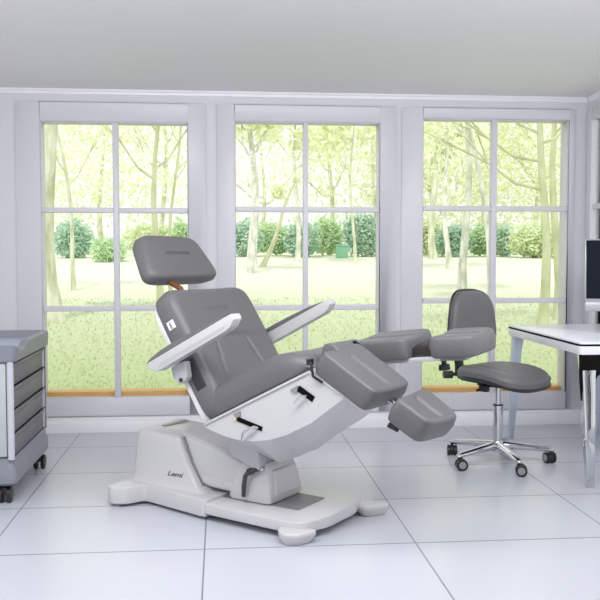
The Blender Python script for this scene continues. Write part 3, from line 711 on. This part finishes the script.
for i in range(4):
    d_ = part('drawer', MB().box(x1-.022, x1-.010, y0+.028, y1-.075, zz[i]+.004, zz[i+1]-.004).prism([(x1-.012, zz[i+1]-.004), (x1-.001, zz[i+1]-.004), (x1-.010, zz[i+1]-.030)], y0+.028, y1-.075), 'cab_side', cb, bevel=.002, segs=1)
    part('drawer_gap_shade', MB().box(x1-.021, x1-.0095, y0+.026, y1-.075, zz[i+1]-.004, zz[i+1]+.003), 'recess', d_, smooth=False)  # black strip painting the shadow between drawers
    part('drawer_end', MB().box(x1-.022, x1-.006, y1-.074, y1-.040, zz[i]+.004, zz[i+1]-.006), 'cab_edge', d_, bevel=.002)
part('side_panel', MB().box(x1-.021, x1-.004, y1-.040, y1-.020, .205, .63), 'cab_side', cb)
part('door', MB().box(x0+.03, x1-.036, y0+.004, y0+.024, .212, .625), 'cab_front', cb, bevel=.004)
# tray top: rim with scooped handles
tp = MB()
def rim(z, e, zs_=None): return [(p[0], p[1], z) for p in rnd([(x0-e, y0-e), (x1+e, y0-e), (x1+e, y1+e), (x0-e, y1+e)], .035)]
tp.loft([rim(.626, .000), rim(.634, .010), rim(.700, .012), rim(.708, .004), rim(.708, -.020), rim(.668, -.030)])
def scoop(p):
    p = Vector(p)
    if p.z > .66:
        k = math.exp(-((p.y-(y0+.13))/.09)**4) if p.x > x1-.06 else 0
        k2 = math.exp(-((p.x-(x1-.30))/.16)**4) if p.y < y0+.06 else 0
        p.z -= .030*max(k, k2)*(1 if p.z > .69 else 0)
    return p
bm_ = MB()
def dens(ring, m_=8):
    out = []
    for i in range(len(ring)):
        a, b = Vector(ring[i]), Vector(ring[(i+1) % len(ring)]); mm = m_*3 if (a-b).length > .2 else 1
        for k in range(mm): out.append(a.lerp(b, k/mm))
    return out
bm_.loft([[scoop(p) for p in dens(r_)] for r_ in (rim(.626, .000), rim(.634, .010), rim(.700, .012), rim(.708, .004), rim(.708, -.020), rim(.668, -.030))])
tt_ = part('tray_top', bm_, 'cab_top', cb, sharp=35)
part('tray_surface', MB().box(x0+.032, x1-.032, y0+.032, y1-.032, .662, .6705), 'cab_tray', tt_, smooth=False)
for (px, py) in ((x1-.055, y0+.05), (x1-.03, y1-.07), (x0+.06, y0+.06), (x0+.06, y1-.06)):
    c_ = part('caster', MB().tube([(px, py, .05), (px, py, .088)], .012, 12).box(px-.012, px+.012, py-.024, py+.024, .040, .070), 'black', cb, bevel=.002)
    for s_ in (-.018, .018): part('wheel', MB().tube([(px+s_-.010, py, .036), (px+s_-.008, py, .036), (px+s_+.008, py, .036), (px+s_+.010, py, .036)], [.030, .036, .036, .030], 26), 'black', c_)

# ------------------------------------------------------------------ desk and monitor on the right
dk = thing('desk', 'white desk with tapered polished legs beside the rightmost window', 'desk', (1.98, 4.52, 0))
DX0, DX1, DY0, DY1 = -.280, .34, -.52, .53
zt = .682
def slab(z0, z1, e, r=.03): return MB().prism(rnd([(DX0-e, DY0-e), (DX1+e, DY0-e), (DX1+e, DY1+e), (DX0-e, DY1+e)], r), z0, z1, 'z')
part('desk_top', slab(zt-.010, zt, .004), 'desk_top', dk, bevel=.002, segs=2)
part('top_gap_shade', slab(zt-.019, zt-.010, .0035), 'recess', dk, smooth=False)  # flush black slab painting the shade of the gap under the top
part('apron', slab(zt-.060, zt-.019, .003), 'desk_white', dk, bevel=.002, segs=2)
for k, (px, py, m_) in enumerate(((DX0, DY0, 'chrome'), (DX0, DY1, 'desk_leg'), (DX1, DY0, 'chrome'), (DX1, DY1, 'desk_leg'))):
    sx = 1 if px < 0 else -1; sy = 1 if py < 0 else -1
    L_ = MB()
    ring = []
    for z, s0, s1, d1 in ((0, .016, .050, .044), (.30, .015, .068, .052), (.52, .014, .078, .060), (zt-.058, .014, .092, .072)):
        py_ = py; py = py-(.085*(1-z/.62) if sy > 0 else -.05*(1-z/.62))
        ring.append([(px+sx*s0, py+sy*s0, z), (px+sx*s1, py+sy*s0, z), (px+sx*s1*.98, py+sy*(s0+.018), z), (px+sx*(s0+.02), py+sy*(s0+.024), z), (px+sx*(s0+.018), py+sy*d1, z), (px+sx*s0, py+sy*d1, z)]); py = py_
    L_.loft(ring)
    lg = part('leg', L_, m_, dk, bevel=.003, segs=2)
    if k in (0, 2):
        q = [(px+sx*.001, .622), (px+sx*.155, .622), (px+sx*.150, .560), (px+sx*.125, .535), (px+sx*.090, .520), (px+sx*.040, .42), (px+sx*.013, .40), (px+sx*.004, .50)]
        part('leg_reflection_plate', MB().prism(q, min(py+sy*.004, py+sy*.02), max(py+sy*.004, py+sy*.02)), 'recess', lg, bevel=.002)  # black plate standing in for a dark reflection at the leg top
mo = thing('monitor', 'black computer screen in a silver frame on the white desk', 'monitor', (2.155, 4.72, zt), R(-14))
mf = frame((0, -.03, .17), (1, 0, 0), (0, .10, 1))
def bx(x0, x1, y0, y1, z0, z1):
    return MB().loft([[mf @ Vector(p) for p in ((x0, y0, z), (x1, y0, z), (x1, y1, z), (x0, y1, z))] for z in (z0, z1)])
hs = part('housing', bx(-.125, .36, -.02, .335, -.028, -.002), 'bezel', mo, bevel=.005)
part('screen', bx(-.117, .352, .0, .327, -.003, .002), 'screen', mo, smooth=False)
part('monitor_chin', bx(-.122, .357, -.070, -.018, -.020, -.004), 'bezel', hs, bevel=.003)
part('stand_neck', MB().loft([[(.06, .02, .006), (.18, .02, .006), (.18, .035, .006), (.06, .035, .006)], [(.07, .0, .28), (.17, .0, .28), (.17, .015, .28), (.07, .015, .28)]]), 'bezel', mo, bevel=.002)
part('stand_base', MB().tube([(.10, -.0, 0), (.10, -.0, .006), (.10, 0, .010)], [.13, .13, .12], 40), 'black', mo)
